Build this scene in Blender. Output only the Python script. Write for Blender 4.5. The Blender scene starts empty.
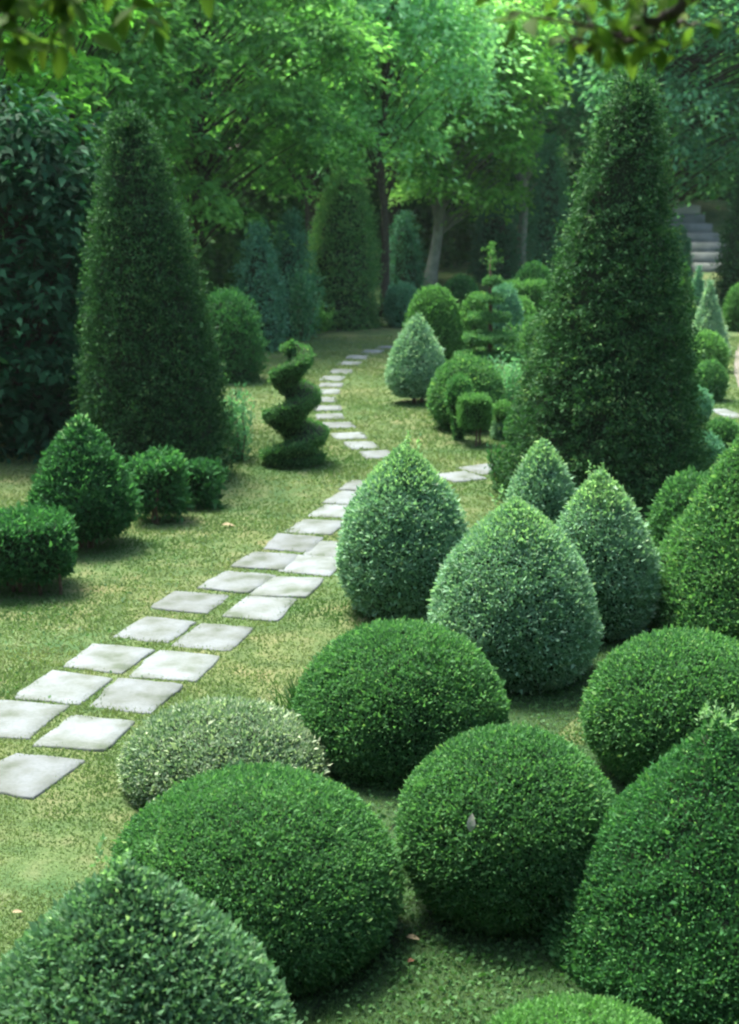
import bpy, math, random
import numpy as np

# ------------------------------------------------------------------ camera, sky, sun, exposure
S = bpy.context.scene
COL = S.collection
CAM_H, F_PX, HORIZON = 2.6, 1520.0, 160.0
W_PX, H_PX = 739, 1024
TH = math.atan((H_PX / 2 - HORIZON) / F_PX)
CT, ST = math.cos(TH), math.sin(TH)

cam_d = bpy.data.cameras.new('camera')
cam = bpy.data.objects.new('camera', cam_d)
COL.objects.link(cam)
cam.location = (0, 0, CAM_H)
cam.rotation_euler = (math.pi / 2 - TH, 0, 0)
cam_d.sensor_fit = 'VERTICAL'
cam_d.sensor_height = 36
cam_d.lens = F_PX / H_PX * 36
cam_d.clip_start, cam_d.clip_end = 0.05, 2000
cam_d.dof.use_dof = True
cam_d.dof.focus_distance = 6.2
cam_d.dof.aperture_fstop = 3.8
S.camera = cam

wd = bpy.data.worlds.new('World'); S.world = wd; wd.use_nodes = True
nt = wd.node_tree
sky = nt.nodes.new('ShaderNodeTexSky'); sky.sky_type = 'NISHITA'
SUN_EL, SUN_AZ = math.radians(66), math.radians(-38)      # azimuth from +Y (ahead), negative = left
sky.sun_disc = False
sky.sun_elevation = SUN_EL; sky.sun_rotation = SUN_AZ
sky.air_density = 1.0; sky.dust_density = 3.0; sky.ozone_density = 1.0
bg = nt.nodes['Background']
nt.links.new(sky.outputs[0], bg.inputs[0]); bg.inputs[1].default_value = 0.12

sun_d = bpy.data.lights.new('sun', 'SUN'); sun = bpy.data.objects.new('sun', sun_d); COL.objects.link(sun)
sun_d.energy = 2.3; sun_d.angle = math.radians(20); sun_d.color = (1.0, 0.97, 0.9)
sun.rotation_euler = (math.pi / 2 - SUN_EL, 0, math.pi - SUN_AZ)
sun.location = (-10, 20, 40)

S.view_settings.view_transform = 'Standard'
S.view_settings.look = 'None'
S.view_settings.exposure = 2.45
S.view_settings.gamma = 1.0
S.view_settings.use_curve_mapping = False
S.render.engine = 'CYCLES'
S.cycles.max_bounces = 6
S.cycles.diffuse_bounces = 4
S.cycles.transmission_bounces = 4
S.cycles.glossy_bounces = 2
S.cycles.filter_width = 2.2
S.cycles.use_denoising = True

# ------------------------------------------------------------------ small maths
rng = np.random.default_rng(11)
random.seed(4)

def ss(a, b, x):
    t = np.clip((np.asarray(x, float) - a) / (b - a), 0, 1)
    return t * t * (3 - 2 * t)

_perm = np.random.default_rng(3).random((64, 64, 64)).astype(np.float32)
def noise(p, scale):
    """value noise in [-1,1] at points p (n,3), feature size `scale`"""
    q = np.asarray(p, float) / scale + 100.37
    i = np.floor(q).astype(int); f = q - i; f = f * f * (3 - 2 * f)
    r = 0
    for dx in (0, 1):
        for dy in (0, 1):
            for dz in (0, 1):
                w = (f[:, 0] if dx else 1 - f[:, 0]) * (f[:, 1] if dy else 1 - f[:, 1]) * (f[:, 2] if dz else 1 - f[:, 2])
                r = r + w * _perm[(i[:, 0] + dx) % 64, (i[:, 1] + dy) % 64, (i[:, 2] + dz) % 64]
    return r * 2 - 1

def unit(v):
    return v / np.maximum(np.linalg.norm(v, axis=-1, keepdims=True), 1e-9)

def ground_z(x, y):
    x = np.asarray(x, float); y = np.asarray(y, float)
    z = 1.5 * ss(35, 45, y)
    z = z + 0.012 * np.sin(x * 1.7 + y * .6) * np.sin(y * 1.1) * ss(3, 5, y)
    return z

def ray(px, py):
    x = (px - W_PX / 2) / F_PX; y = -(py - H_PX / 2) / F_PX
    return np.array([x, CT + y * ST, -ST + y * CT])

def on_ground(px, py):
    d = ray(px, py); t = -CAM_H / d[2]
    return np.array([d[0] * t, d[1] * t])

def at(px, py, Y):
    d = ray(px, py); t = Y / d[1]
    return np.array([d[0] * t, Y, CAM_H + d[2] * t])

def project(p):
    x, y, z = p[..., 0], p[..., 1], p[..., 2] - CAM_H
    d = y * CT - z * ST; u = y * ST + z * CT
    return W_PX / 2 + F_PX * x / d, H_PX / 2 - F_PX * u / d, d

# ------------------------------------------------------------------ objects
def tag(o, label=None, cat=None, group=None, kind=None):
    if label: o['label'] = label
    if cat: o['category'] = cat
    if group: o['group'] = group
    if kind: o['kind'] = kind
    return o

def thing(name, label, cat, loc=(0, 0, 0), group=None):
    o = bpy.data.objects.new(name, None); COL.objects.link(o)
    o.location = tuple(float(v) for v in loc); o.empty_display_size = 0.1
    return tag(o, label, cat, group)

class Mesh:
    """collects numpy polygons and links them as ONE mesh object"""
    def __init__(self):
        self.v, self.q, self.t, self.qa, self.ta, self.qm, self.tm, self.n = [], [], [], [], [], [], [], 0
    def add(self, v, quads=None, tris=None, a=0.5, m=0):
        v = np.asarray(v, float).reshape(-1, 3)
        if quads is not None and len(quads):
            q = np.asarray(quads, int).reshape(-1, 4)
            self.q.append(q + self.n); self.qa.append(np.broadcast_to(a, (len(q),)).astype(float)); self.qm.append(np.full(len(q), m))
        if tris is not None and len(tris):
            t = np.asarray(tris, int).reshape(-1, 3)
            self.t.append(t + self.n); self.ta.append(np.broadcast_to(a, (len(t),)).astype(float)); self.tm.append(np.full(len(t), m))
        self.v.append(v); self.n += len(v)
    def build(self, name, mats, parent=None, origin=(0, 0, 0), smooth=False):
        v = np.concatenate(self.v) - np.asarray(origin, float)
        q = np.concatenate(self.q) if self.q else np.zeros((0, 4), int)
        t = np.concatenate(self.t) if self.t else np.zeros((0, 3), int)
        a = np.concatenate(self.qa + self.ta); mi = np.concatenate(self.qm + self.tm)
        me = bpy.data.meshes.new(name)
        me.vertices.add(len(v)); me.vertices.foreach_set('co', v.astype(np.float32).ravel())
        nl = len(q) * 4 + len(t) * 3
        me.loops.add(nl); me.loops.foreach_set('vertex_index', np.concatenate([q.ravel(), t.ravel()]).astype(np.int32))
        me.polygons.add(len(q) + len(t))
        st = np.concatenate([np.arange(len(q)) * 4, len(q) * 4 + np.arange(len(t)) * 3]).astype(np.int32)
        me.polygons.foreach_set('loop_start', st)
        me.polygons.foreach_set('material_index', mi.astype(np.int32))
        if smooth: me.polygons.foreach_set('use_smooth', np.ones(len(q) + len(t), bool))
        at_ = me.attributes.new('tone', 'FLOAT', 'FACE'); at_.data.foreach_set('value', a.astype(np.float32))
        me.update(calc_edges=True)
        for m in (mats if isinstance(mats, (list, tuple)) else [mats]): me.materials.append(m)
        o = bpy.data.objects.new(name, me); COL.objects.link(o)
        if parent is not None:
            o.parent = parent
        else:
            o.location = tuple(float(x) for x in origin)
        return o

# ------------------------------------------------------------------ materials
def new_mat(name):
    m = bpy.data.materials.new(name); m.use_nodes = True
    n = m.node_tree; n.nodes.clear()
    return m, n, n.nodes.new('ShaderNodeOutputMaterial')

def ramp(n, fac, stops):
    r = n.nodes.new('ShaderNodeValToRGB')
    el = r.color_ramp.elements
    while len(el) < len(stops): el.new(0.5)
    for e, (p, c) in zip(el, stops): e.position = p; e.color = (*c, 1)
    n.links.new(fac, r.inputs[0]); return r.outputs[0]

def leaf_mat(name, stops, trans=0.35, rough=0.62, spec=0.07, tcol=1.25):
    m, n, out = new_mat(name)
    a = n.nodes.new('ShaderNodeAttribute'); a.attribute_name = 'tone'
    c = ramp(n, a.outputs['Fac'], stops)
    p = n.nodes.new('ShaderNodeBsdfPrincipled'); p.inputs['Roughness'].default_value = rough
    p.inputs['Specular IOR Level'].default_value = spec
    n.links.new(c, p.inputs['Base Color'])
    tr = n.nodes.new('ShaderNodeBsdfTranslucent')
    mul = n.nodes.new('ShaderNodeMixRGB'); mul.blend_type = 'MULTIPLY'; mul.inputs[0].default_value = 1
    mul.inputs[2].default_value = (tcol * 1.0, tcol * 1.22, tcol * .7, 1)
    n.links.new(c, mul.inputs[1]); n.links.new(mul.outputs[0], tr.inputs[0])
    mx = n.nodes.new('ShaderNodeMixShader'); mx.inputs[0].default_value = trans
    n.links.new(p.outputs[0], mx.inputs[1]); n.links.new(tr.outputs[0], mx.inputs[2])
    n.links.new(mx.outputs[0], out.inputs[0])
    return m

def rough_mat(name, c1, c2, scale, rough=0.9, bump=0.3, detail=6):
    m, n, out = new_mat(name)
    tc = n.nodes.new('ShaderNodeTexCoord')
    no = n.nodes.new('ShaderNodeTexNoise'); no.inputs['Scale'].default_value = scale; no.inputs['Detail'].default_value = detail
    n.links.new(tc.outputs['Object'], no.inputs['Vector'])
    c = ramp(n, no.outputs['Fac'], [(0.3, c1), (0.7, c2)])
    p = n.nodes.new('ShaderNodeBsdfPrincipled'); p.inputs['Roughness'].default_value = rough
    p.inputs['Specular IOR Level'].default_value = 0.2
    b = n.nodes.new('ShaderNodeBump'); b.inputs['Strength'].default_value = bump; b.inputs['Distance'].default_value = 0.02
    n.links.new(no.outputs['Fac'], b.inputs['Height']); n.links.new(b.outputs[0], p.inputs['Normal'])
    n.links.new(c, p.inputs['Base Color']); n.links.new(p.outputs[0], out.inputs[0])
    return m

M = {}
M['box'] = leaf_mat('box_leaf', [(0, (0.028, 0.082, 0.029)), (0.5, (0.062, 0.171, 0.058)), (0.85, (0.11, 0.253, 0.078)), (1, (0.19, 0.314, 0.102))])
M['boxdark'] = leaf_mat('box_leaf_dark', [(0, (0.017, 0.066, 0.024)), (0.5, (0.039, 0.132, 0.043)), (0.85, (0.069, 0.199, 0.061)), (1, (0.124, 0.264, 0.081))])
M['boxlight'] = leaf_mat('box_leaf_light', [(0, (0.036, 0.106, 0.03)), (0.5, (0.088, 0.224, 0.059)), (0.85, (0.141, 0.304, 0.089)), (1, (0.212, 0.37, 0.134))])
M['grey'] = leaf_mat('grey_box_leaf', [(0, (0.069, 0.164, 0.089)), (0.45, (0.15, 0.299, 0.17)), (0.8, (0.241, 0.395, 0.24)), (1, (0.38, 0.501, 0.32))], trans=.3)
M['greydark'] = leaf_mat('dull_grey_box_leaf', [(0, (0.037, 0.095, 0.047)), (0.45, (0.073, 0.173, 0.082)), (0.8, (0.124, 0.237, 0.118)), (1, (0.212, 0.32, 0.175))], trans=.3)
M['greydome'] = leaf_mat('cream_edged_box_leaf', [(0, (0.038, 0.088, 0.046)), (0.4, (0.082, 0.158, 0.079)), (0.75, (0.187, 0.27, 0.158)), (1, (0.351, 0.422, 0.263))], trans=.28)
M['shoot'] = leaf_mat('new_shoot_leaf', [(0, (0.126, 0.259, 0.115)), (0.5, (0.225, 0.383, 0.173)), (1, (0.393, 0.521, 0.273))], trans=.4)
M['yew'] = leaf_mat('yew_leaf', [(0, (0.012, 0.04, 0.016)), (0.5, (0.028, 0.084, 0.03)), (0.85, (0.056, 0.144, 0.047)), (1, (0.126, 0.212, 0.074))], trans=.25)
M['blue'] = leaf_mat('blue_green_leaf', [(0, (0.031, 0.112, 0.066)), (0.5, (0.076, 0.213, 0.122)), (1, (0.151, 0.337, 0.188))], trans=.25)
M['laurel'] = leaf_mat('laurel_leaf', [(0, (0.008, 0.041, 0.015)), (0.5, (0.016, 0.076, 0.031)), (1, (0.036, 0.127, 0.054))], trans=.25, rough=.6)  # leaves coloured dark for the shade the laurel stands in
M['maple'] = leaf_mat('bright_leaf', [(0, (0.06, 0.18, 0.035)), (0.5, (0.127, 0.342, 0.059)), (1, (0.253, 0.522, 0.119))], trans=.45)
M['layer'] = leaf_mat('layered_tree_leaf', [(0, (0.051, 0.161, 0.044)), (0.5, (0.12, 0.297, 0.079)), (1, (0.257, 0.503, 0.142))], trans=.5)
M['pale'] = leaf_mat('feathery_leaf', [(0, (0.127, 0.314, 0.129)), (0.5, (0.269, 0.528, 0.245)), (1, (0.455, 0.714, 0.374))], trans=.5)  # pale leaf colour carries the backlit glow of this crown
M['yellowgreen'] = leaf_mat('yellow_green_leaf', [(0, (0.074, 0.227, 0.045)), (0.5, (0.19, 0.426, 0.091)), (1, (0.366, 0.596, 0.167))], trans=.5)
M['bluetree'] = leaf_mat('blue_tree_leaf', [(0, (0.039, 0.141, 0.069)), (0.5, (0.099, 0.266, 0.131)), (1, (0.234, 0.443, 0.231))], trans=.45)
M['woods'] = leaf_mat('woodland_leaf', [(0, (0.02, 0.062, 0.021)), (0.5, (0.05, 0.131, 0.037)), (1, (0.109, 0.216, 0.06))], trans=.3)  # dark leaf colour stands in for the shade under the trees
M['near'] = leaf_mat('near_leaf', [(0, (0.026, 0.064, 0.009)), (0.5, (0.053, 0.105, 0.015)), (1, (0.098, 0.15, 0.022))], trans=.5)
M['grass'] = leaf_mat('grass_blade', [(0, (0.06, 0.125, 0.039)), (0.35, (0.116, 0.175, 0.064)), (0.7, (0.168, 0.2, 0.083)), (1, (0.244, 0.212, 0.113))], trans=.3, spec=.04)
M['clover'] = leaf_mat('lawn_weed_leaf', [(0, (0.029, 0.088, 0.022)), (1, (0.066, 0.158, 0.045))], trans=.3, spec=.2)
M['twig'] = rough_mat('twig_core', (.012, .022, .009), (.022, .036, .014), 40, bump=.5)
M['bark'] = rough_mat('dark_bark', (.025, .022, .016), (.06, .05, .035), 14, bump=.8)
M['palebark'] = rough_mat('pale_bark', (.16, .17, .14), (.28, .28, .24), 9, bump=.6)
M['stem'] = rough_mat('brown_stem', (.07, .045, .03), (.13, .09, .06), 30, bump=.5)
M['deadleaf'] = rough_mat('dead_leaf', (.2, .16, .09), (.28, .23, .13), 30, bump=.2)
M['paleleaf'] = rough_mat('pale_dead_leaf', (.2, .21, .16), (.28, .29, .23), 30, bump=.2)
M['browndead'] = rough_mat('brown_dead_leaf', (.12, .06, .03), (.2, .11, .06), 30, bump=.2)
M['step'] = rough_mat('grey_step_stone', (.07, .085, .07), (.13, .145, .13), 4, bump=.3)
M['landing'] = rough_mat('pale_landing', (.25, .26, .2), (.33, .33, .26), 3, bump=.2)
M['gravel'] = rough_mat('gravel', (.12, .115, .09), (.2, .18, .15), 60, bump=.5)

def stone_mat():
    m, n, out = new_mat('paving_stone')
    tc = n.nodes.new('ShaderNodeTexCoord'); oi = n.nodes.new('ShaderNodeObjectInfo')
    mp = n.nodes.new('ShaderNodeVectorMath'); mp.operation = 'ADD'
    sc = n.nodes.new('ShaderNodeVectorMath'); sc.operation = 'SCALE'; sc.inputs[3].default_value = 40
    cb = n.nodes.new('ShaderNodeCombineXYZ'); n.links.new(oi.outputs['Random'], cb.inputs[0]); n.links.new(oi.outputs['Random'], cb.inputs[1])
    n.links.new(cb.outputs[0], sc.inputs[0]); n.links.new(tc.outputs['Object'], mp.inputs[0]); n.links.new(sc.outputs[0], mp.inputs[1])
    n1 = n.nodes.new('ShaderNodeTexNoise'); n1.inputs['Scale'].default_value = 5; n1.inputs['Detail'].default_value = 7
    n2 = n.nodes.new('ShaderNodeTexNoise'); n2.inputs['Scale'].default_value = 60; n2.inputs['Detail'].default_value = 4
    for k in (n1, n2): n.links.new(mp.outputs[0], k.inputs['Vector'])
    c = ramp(n, n1.outputs['Fac'], [(.32, (.045, .066, .034)), (.43, (.092, .11, .09)), (.62, (.14, .162, .158))])
    c2 = ramp(n, n2.outputs['Fac'], [(.3, (.78, .8, .76)), (.6, (1, 1, 1))])
    mu = n.nodes.new('ShaderNodeMixRGB'); mu.blend_type = 'MULTIPLY'; mu.inputs[0].default_value = .8
    n.links.new(c, mu.inputs[1]); n.links.new(c2, mu.inputs[2])
    # each slab its own slight tone
    mr = n.nodes.new('ShaderNodeMapRange'); mr.inputs[3].default_value = .72; mr.inputs[4].default_value = 1.06
    n.links.new(oi.outputs['Random'], mr.inputs[0])
    mu2 = n.nodes.new('ShaderNodeVectorMath'); mu2.operation = 'SCALE'
    n.links.new(mu.outputs[0], mu2.inputs[0]); n.links.new(mr.outputs[0], mu2.inputs[3])
    p = n.nodes.new('ShaderNodeBsdfPrincipled'); p.inputs['Roughness'].default_value = .8
    b = n.nodes.new('ShaderNodeBump'); b.inputs['Strength'].default_value = .35; b.inputs['Distance'].default_value = .01
    n.links.new(n2.outputs['Fac'], b.inputs['Height']); n.links.new(b.outputs[0], p.inputs['Normal'])
    n.links.new(mu2.outputs[0], p.inputs['Base Color']); n.links.new(p.outputs[0], out.inputs[0])
    return m
M['stone'] = stone_mat()

def ground_mat():
    m, n, out = new_mat('mossy_lawn')
    tc = n.nodes.new('ShaderNodeTexCoord')
    def nz(s, d=5):
        k = n.nodes.new('ShaderNodeTexNoise'); k.inputs['Scale'].default_value = s; k.inputs['Detail'].default_value = d
        n.links.new(tc.outputs['Object'], k.inputs['Vector']); return k.outputs['Fac']
    big, mid, fine = nz(.9), nz(5, 6), nz(70, 4)
    c = ramp(n, mid, [(.3, (.06, .1, .042)), (.5, (.105, .14, .06)), (.68, (.155, .16, .085))])
    c2 = ramp(n, big, [(.35, (.75, .95, .8)), (.65, (1.15, 1.05, .95))])
    c3 = ramp(n, fine, [(.3, (.55, .62, .55)), (.65, (.85, .88, .82))])
    for k in (c2, c3):
        mu = n.nodes.new('ShaderNodeMixRGB'); mu.blend_type = 'MULTIPLY'; mu.inputs[0].default_value = 1
        n.links.new(c, mu.inputs[1]); n.links.new(k, mu.inputs[2]); c = mu.outputs[0]
    p = n.nodes.new('ShaderNodeBsdfPrincipled'); p.inputs['Roughness'].default_value = .95
    p.inputs['Specular IOR Level'].default_value = .1
    b = n.nodes.new('ShaderNodeBump'); b.inputs['Strength'].default_value = .6; b.inputs['Distance'].default_value = .02
    n.links.new(fine, b.inputs['Height']); n.links.new(b.outputs[0], p.inputs['Normal'])
    n.links.new(c, p.inputs['Base Color']); n.links.new(p.outputs[0], out.inputs[0])
    return m
M['ground'] = ground_mat()

# ------------------------------------------------------------------ geometry helpers
def tube(mesh, pts, radii, seg=8, m=0, a=.5):
    pts = np.asarray(pts, float); n = len(pts)
    tan = unit(np.gradient(pts, axis=0))
    ref = np.where(np.abs(tan[:, 2:3]) > .9, np.array([[1., 0, 0]]), np.array([[0, 0, 1.]]))
    u = unit(np.cross(tan, ref)); w = np.cross(tan, u)
    ang = np.linspace(0, 2 * np.pi, seg, endpoint=False)
    r = np.asarray(radii, float)[:, None, None]
    v = pts[:, None] + r * (np.cos(ang)[None, :, None] * u[:, None] + np.sin(ang)[None, :, None] * w[:, None])
    i = np.arange(n - 1)[:, None] * seg; j = np.arange(seg)[None]; k = (j + 1) % seg
    q = np.stack([i + j, i + k, i + seg + k, i + seg + j], -1).reshape(-1, 4)
    v = v.reshape(-1, 3)
    vv = np.concatenate([v, pts[:1], pts[-1:]])
    b = np.arange(seg); e = (b + 1) % seg
    t = np.concatenate([np.stack([e, b, np.full(seg, n * seg)], 1), np.stack([(n - 1) * seg + b, (n - 1) * seg + e, np.full(seg, n * seg + 1)], 1)])
    mesh.add(vv, q, t, a=a, m=m)

def wobble(p0, p1, n, amp):
    t = np.linspace(0, 1, n)[:, None]
    p = np.asarray(p0)[None] * (1 - t) + np.asarray(p1)[None] * t
    o = rng.normal(0, amp, (n, 3)); o[0] = 0; o[:, 2] *= .4
    o = (o + np.roll(o, 1, 0)) / 2; o[0] = 0
    return p + o

def revolve(prof, r, H, c, lean=(0, 0), nz=36, seg=40, amp=.03, sc=.3, inset=0.0, amp2=0.0):
    """surface of revolution as (verts, tris); prof maps t->r/rmax"""
    t = np.linspace(0, 1, nz); rr = np.interp(t, prof[0], prof[1]) * r
    ang = np.linspace(0, 2 * np.pi, seg, endpoint=False)
    v = np.zeros((nz, seg, 3))
    v[..., 0] = rr[:, None] * np.cos(ang) + (lean[0] * t ** 1.2)[:, None]
    v[..., 1] = rr[:, None] * np.sin(ang) + (lean[1] * t ** 1.2)[:, None]
    v[..., 2] = (t * H)[:, None]
    v += np.asarray(c, float)
    p = v.reshape(-1, 3)
    d = 1 + amp * noise(p, sc)[:, None] + (amp2 * noise(p + 31, sc * .35)[:, None] if amp2 else 0)
    axis = np.stack([np.repeat(c[0] + lean[0] * t ** 1.2, seg), np.repeat(c[1] + lean[1] * t ** 1.2, seg), p[:, 2]], 1)
    p = axis + (p - axis) * d * (1 - inset)
    if inset: p[:, 2] = c[2] + (p[:, 2] - c[2]) * (1 - inset * .6)
    i = np.arange(nz - 1)[:, None] * seg; j = np.arange(seg)[None]; k = (j + 1) % seg
    q = np.stack([i + j, i + k, i + seg + k, i + seg + j], -1).reshape(-1, 4)
    tr = np.concatenate([q[:, [0, 1, 2]], q[:, [0, 2, 3]]])
    # close the base
    p = np.concatenate([p, [np.asarray(c, float)]]); cidx = len(p) - 1
    b = np.arange(seg); tr = np.concatenate([tr, np.stack([(b + 1) % seg, b, np.full(seg, cidx)], 1)])
    return p, tr

def sample(v, tr, n):
    a, b, c = v[tr[:, 0]], v[tr[:, 1]], v[tr[:, 2]]
    cr = np.cross(b - a, c - a); ar = np.linalg.norm(cr, axis=1)
    k = rng.choice(len(tr), n, p=ar / ar.sum())
    u, w = rng.random(n), rng.random(n); f = u + w > 1; u[f], w[f] = 1 - u[f], 1 - w[f]
    return a[k] + u[:, None] * (b - a)[k] + w[:, None] * (c - a)[k], unit(cr[k])

def area(v, tr):
    return np.linalg.norm(np.cross(v[tr[:, 1]] - v[tr[:, 0]], v[tr[:, 2]] - v[tr[:, 0]]), axis=1).sum() / 2

def leaves(mesh, P, N, L, asp=.55, out=.6, rnd=.8, up=.25, fold=.12, tone=None, m=0, flat=.7):
    n = len(P)
    L = np.broadcast_to(L, (n,)) * rng.uniform(.7, 1.25, n)
    d = unit(N * out + rng.normal(0, 1, (n, 3)) * rnd * .6 + np.array([0, 0, up]))
    face = unit(N * flat + rng.normal(0, 1, (n, 3)) * .6)
    s = unit(np.cross(d, face)); f = np.cross(s, d)
    w = (L * asp / 2)[:, None]; L = L[:, None]
    b = P; tip = P + d * L - f * L * fold * .5
    l = P + d * L * .45 + s * w + f * L * fold; r = P + d * L * .45 - s * w + f * L * fold
    v = np.stack([b, r, tip, l], 1).reshape(-1, 3)
    q = np.arange(n * 4).reshape(-1, 4)
    if tone is None: tone = np.clip(rng.normal(.45, .2, n), 0, 1)
    mesh.add(v, q, a=tone, m=m)

def clipped(mesh, v, tr, core, L, lai=3.0, depth=1.6, sprig=.1, tuft=0, tone0=.42, lobes=.5, asp=.55, up=.25, out=.6, lmax=120000):
    """leaves of a clipped shrub over the surface (v,tr); core = smaller closed twig surface"""
    A = area(v, tr)
    n = int(min(lmax, A * lai / (L * L * asp * .55)))
    if tuft:
        nc = max(10, n // tuft)
        Pc, Nc = sample(v, tr, nc)
        cs = L * 2.6
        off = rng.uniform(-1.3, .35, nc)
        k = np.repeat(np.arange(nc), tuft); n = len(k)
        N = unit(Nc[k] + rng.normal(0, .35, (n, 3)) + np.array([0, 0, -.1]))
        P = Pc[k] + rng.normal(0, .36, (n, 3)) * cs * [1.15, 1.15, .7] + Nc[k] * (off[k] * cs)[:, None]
        tn = np.clip(tone0 + .12 + .18 * off[k] + rng.normal(0, .12, nc)[k] + rng.normal(0, .12, n), 0, 1)  # deeper tufts darker, outer ones lighter: shade and rim light in the tone
        P[:, 2] = np.maximum(P[:, 2], v[:, 2].min() + .002)
        leaves(mesh, P, N, L, asp=asp, tone=tn, up=up, out=out, flat=1.0)
    else:
        P, N = sample(v, tr, n)
        b = noise(P, L * 3.6)
        off = -rng.random(n) ** 1.3 * depth * L + b * L * lobes - .35 * L
        tn = np.clip(tone0 + .14 * b + .14 * noise(P, .16) + .08 * noise(P + 3, .05) + rng.normal(0, .14, n), 0, 1)
        P = P + N * off[:, None]
        P[:, 2] = np.maximum(P[:, 2], v[:, 2].min() + .002)
        leaves(mesh, P, N, L, asp=asp, tone=tn, up=up, out=.35, flat=1.15)
        k = int(n * sprig)
        P, N = sample(v, tr, k)
        P = P + N * (rng.uniform(-.5, .35, k) * L)[:, None]
        P[:, 2] = np.maximum(P[:, 2], v[:, 2].min() + .002)
        N = unit(N + rng.normal(0, .2, N.shape)); Lk = np.where(rng.random(k) < .12, 1.7, 1.0) * L
        leaves(mesh, P, N, Lk, asp=asp * .8, tone=np.clip(tone0 + .22 + rng.normal(0, .16, k), 0, 1), up=up, out=1.1)
    cv, ct = core
    mesh.add(cv, tris=ct, m=1)

# profiles t -> r
def P_dome(base=.86, wide=.3, e=2.1):
    t = np.linspace(0, 1, 40)
    r = np.where(t < wide, base + (1 - base) * np.sin(np.clip(t / wide, 0, 1) * np.pi / 2), np.clip(1 - (np.clip(t - wide, 0, 1) / (1 - wide)) ** e, 0, 1) ** .5)
    r[-1] = .0; return t, r
def P_cone(base=.75, wide=.24, p=2.1, tip=.03):
    t = np.linspace(0, 1, 40); s = 1 - t
    up = 1 - (1 - np.clip(s / (1 - wide), 0, 1)) ** p
    r = np.where(t < wide, base + (1 - base) * np.sin(np.clip(t / wide, 0, 1) * np.pi / 2), up + tip * (1 - t))
    r[-1] = 0; return t, np.clip(r, 0, 1.02)
def P_tab(*pts):
    a = np.array(pts, float); t = np.linspace(0, 1, 60); return t, np.interp(t, a[:, 0], a[:, 1])
DOME, BALL = P_dome(), P_dome(.66, .40, 2.0)
FLATDOME = P_dome(.9, .22, 2.0)
CONE, SLIM = P_cone(.75, .24, 2.35), P_cone(.85, .1, 1.35)

def solve(px, top, base, hw, prof, dy=0):
    """real position and size of a shrub standing on the ground from its outline"""
    t, pr = prof
    Y = on_ground(px, base)[1]; r = hw * Y / F_PX; H = (base - top) * Y / F_PX; X = 0
    for _ in range(60):
        z0 = float(ground_z(X, Y))
        d = Y * CT + (CAM_H - z0 - H * .35) * ST
        X = (px - W_PX / 2) / F_PX * d
        r = hw * d / F_PX
        pts = np.concatenate([np.stack([np.full(len(t), X), Y + s * r * pr, z0 + H * t], 1) for s in (-1, 1)])
        py = project(pts)[1]
        H = max(.05, H + .6 * (py.min() - top) * d / F_PX)
        Y = Y + .5 * (py.max() - base) * Y * Y / (CAM_H * F_PX)
    return np.array([X, Y, float(ground_z(X, Y))]), r, H

FOOT = []          # (x, y, r) of everything that stands on the lawn
GROUPS = {}
def topiary(name, label, cat, px, top, base, hw, prof, mat, group=None, leafpx=5.0, lmin=.012, tuft=0, lai=3.0, lean=0, stem=0.0,
            shoots=0, tone0=.42, amp=.042, sc=.26, amp2=0.018, lobes=.65, asp=.55, sprig=.1, up=.25, lmax=120000, out=.6, wild=0):
    c, r, H = solve(px, top, base, hw, prof)
    pxm = F_PX / (c[1] * CT + 1.5 * ST)
    L = max(lmin, leafpx / pxm)
    root = thing(name, label, cat, c, group)
    z = stem
    ins = (1.25 if tuft else .3) * L
    v, tr = revolve(prof, r - ins, H - z - (ins if tuft else 0), c + [0, 0, z], lean=(lean / pxm, 0), amp=amp, sc=sc, amp2=amp2)
    core = revolve(prof, r - ins, H - z - (ins if tuft else 0), c + [0, 0, z], lean=(lean / pxm, 0), amp=amp, sc=sc, amp2=amp2, inset=min(.25, 1.9 * L / r))
    m = Mesh()
    clipped(m, v, tr, core, L, lai=lai, tuft=tuft, tone0=tone0, lobes=lobes, asp=asp, sprig=sprig, up=up, lmax=lmax, out=out)
    m.build('foliage', [M[mat], M['twig']], root, c)
    if stem:
        for k in range(3):
            s = Mesh()
            a = rng.uniform(0, 6.28); q = r * .18
            tube(s, wobble(c + [q * math.cos(a), q * math.sin(a), -.03], c + [q * 1.6 * math.cos(a), q * 1.6 * math.sin(a), z + H * .25], 5, .008), np.linspace(.022, .014, 5) * (H / .9), 7)
            s.build('stem', M['stem'], root, c)
    if shoots:
        s = Mesh()
        ap = c + np.array([lean / pxm, 0, H])
        P, N = sample(v, tr, shoots * 40)
        hh = (P[:, 2] - c[2]) / H
        kp = rng.random(len(P)) < np.clip((hh - .74) / .24, 0, 1) ** 1.5
        P, N = P[kp][:shoots], N[kp][:shoots]
        P = P + N * (rng.uniform(-.3, .5, len(P)) * L)[:, None]
        leaves(s, P, N, L * 1.05, asp=.5, out=.8, rnd=.7, up=.6, tone=np.clip(rng.normal(.4, .22, len(P)), 0, 1))
        for k in range(wild):         # unclipped shoots standing above the tip
            ap = c + np.array([lean / pxm + rng.normal(0, r * .09), rng.normal(0, r * .09), H * rng.uniform(.93, .99)])
            h = rng.uniform(1.5, 4.2) * L; t = np.linspace(0, 1, 14)
            dr = unit(np.array([rng.normal(0, .3), rng.normal(0, .3), 1.0]))
            leaves(s, ap + t[:, None] * h * dr + rng.normal(0, .1 * L, (14, 3)), np.tile(dr, (14, 1)), L * 1.05, asp=.5, out=.6, rnd=1.1, up=.4, tone=np.clip(rng.normal(.3, .2, 14), 0, 1))
        s.build('tip_leaves', M['shoot'], root, c)
    FOOT.append((c[0], c[1], r * .9))
    return root, c, r, H

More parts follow.
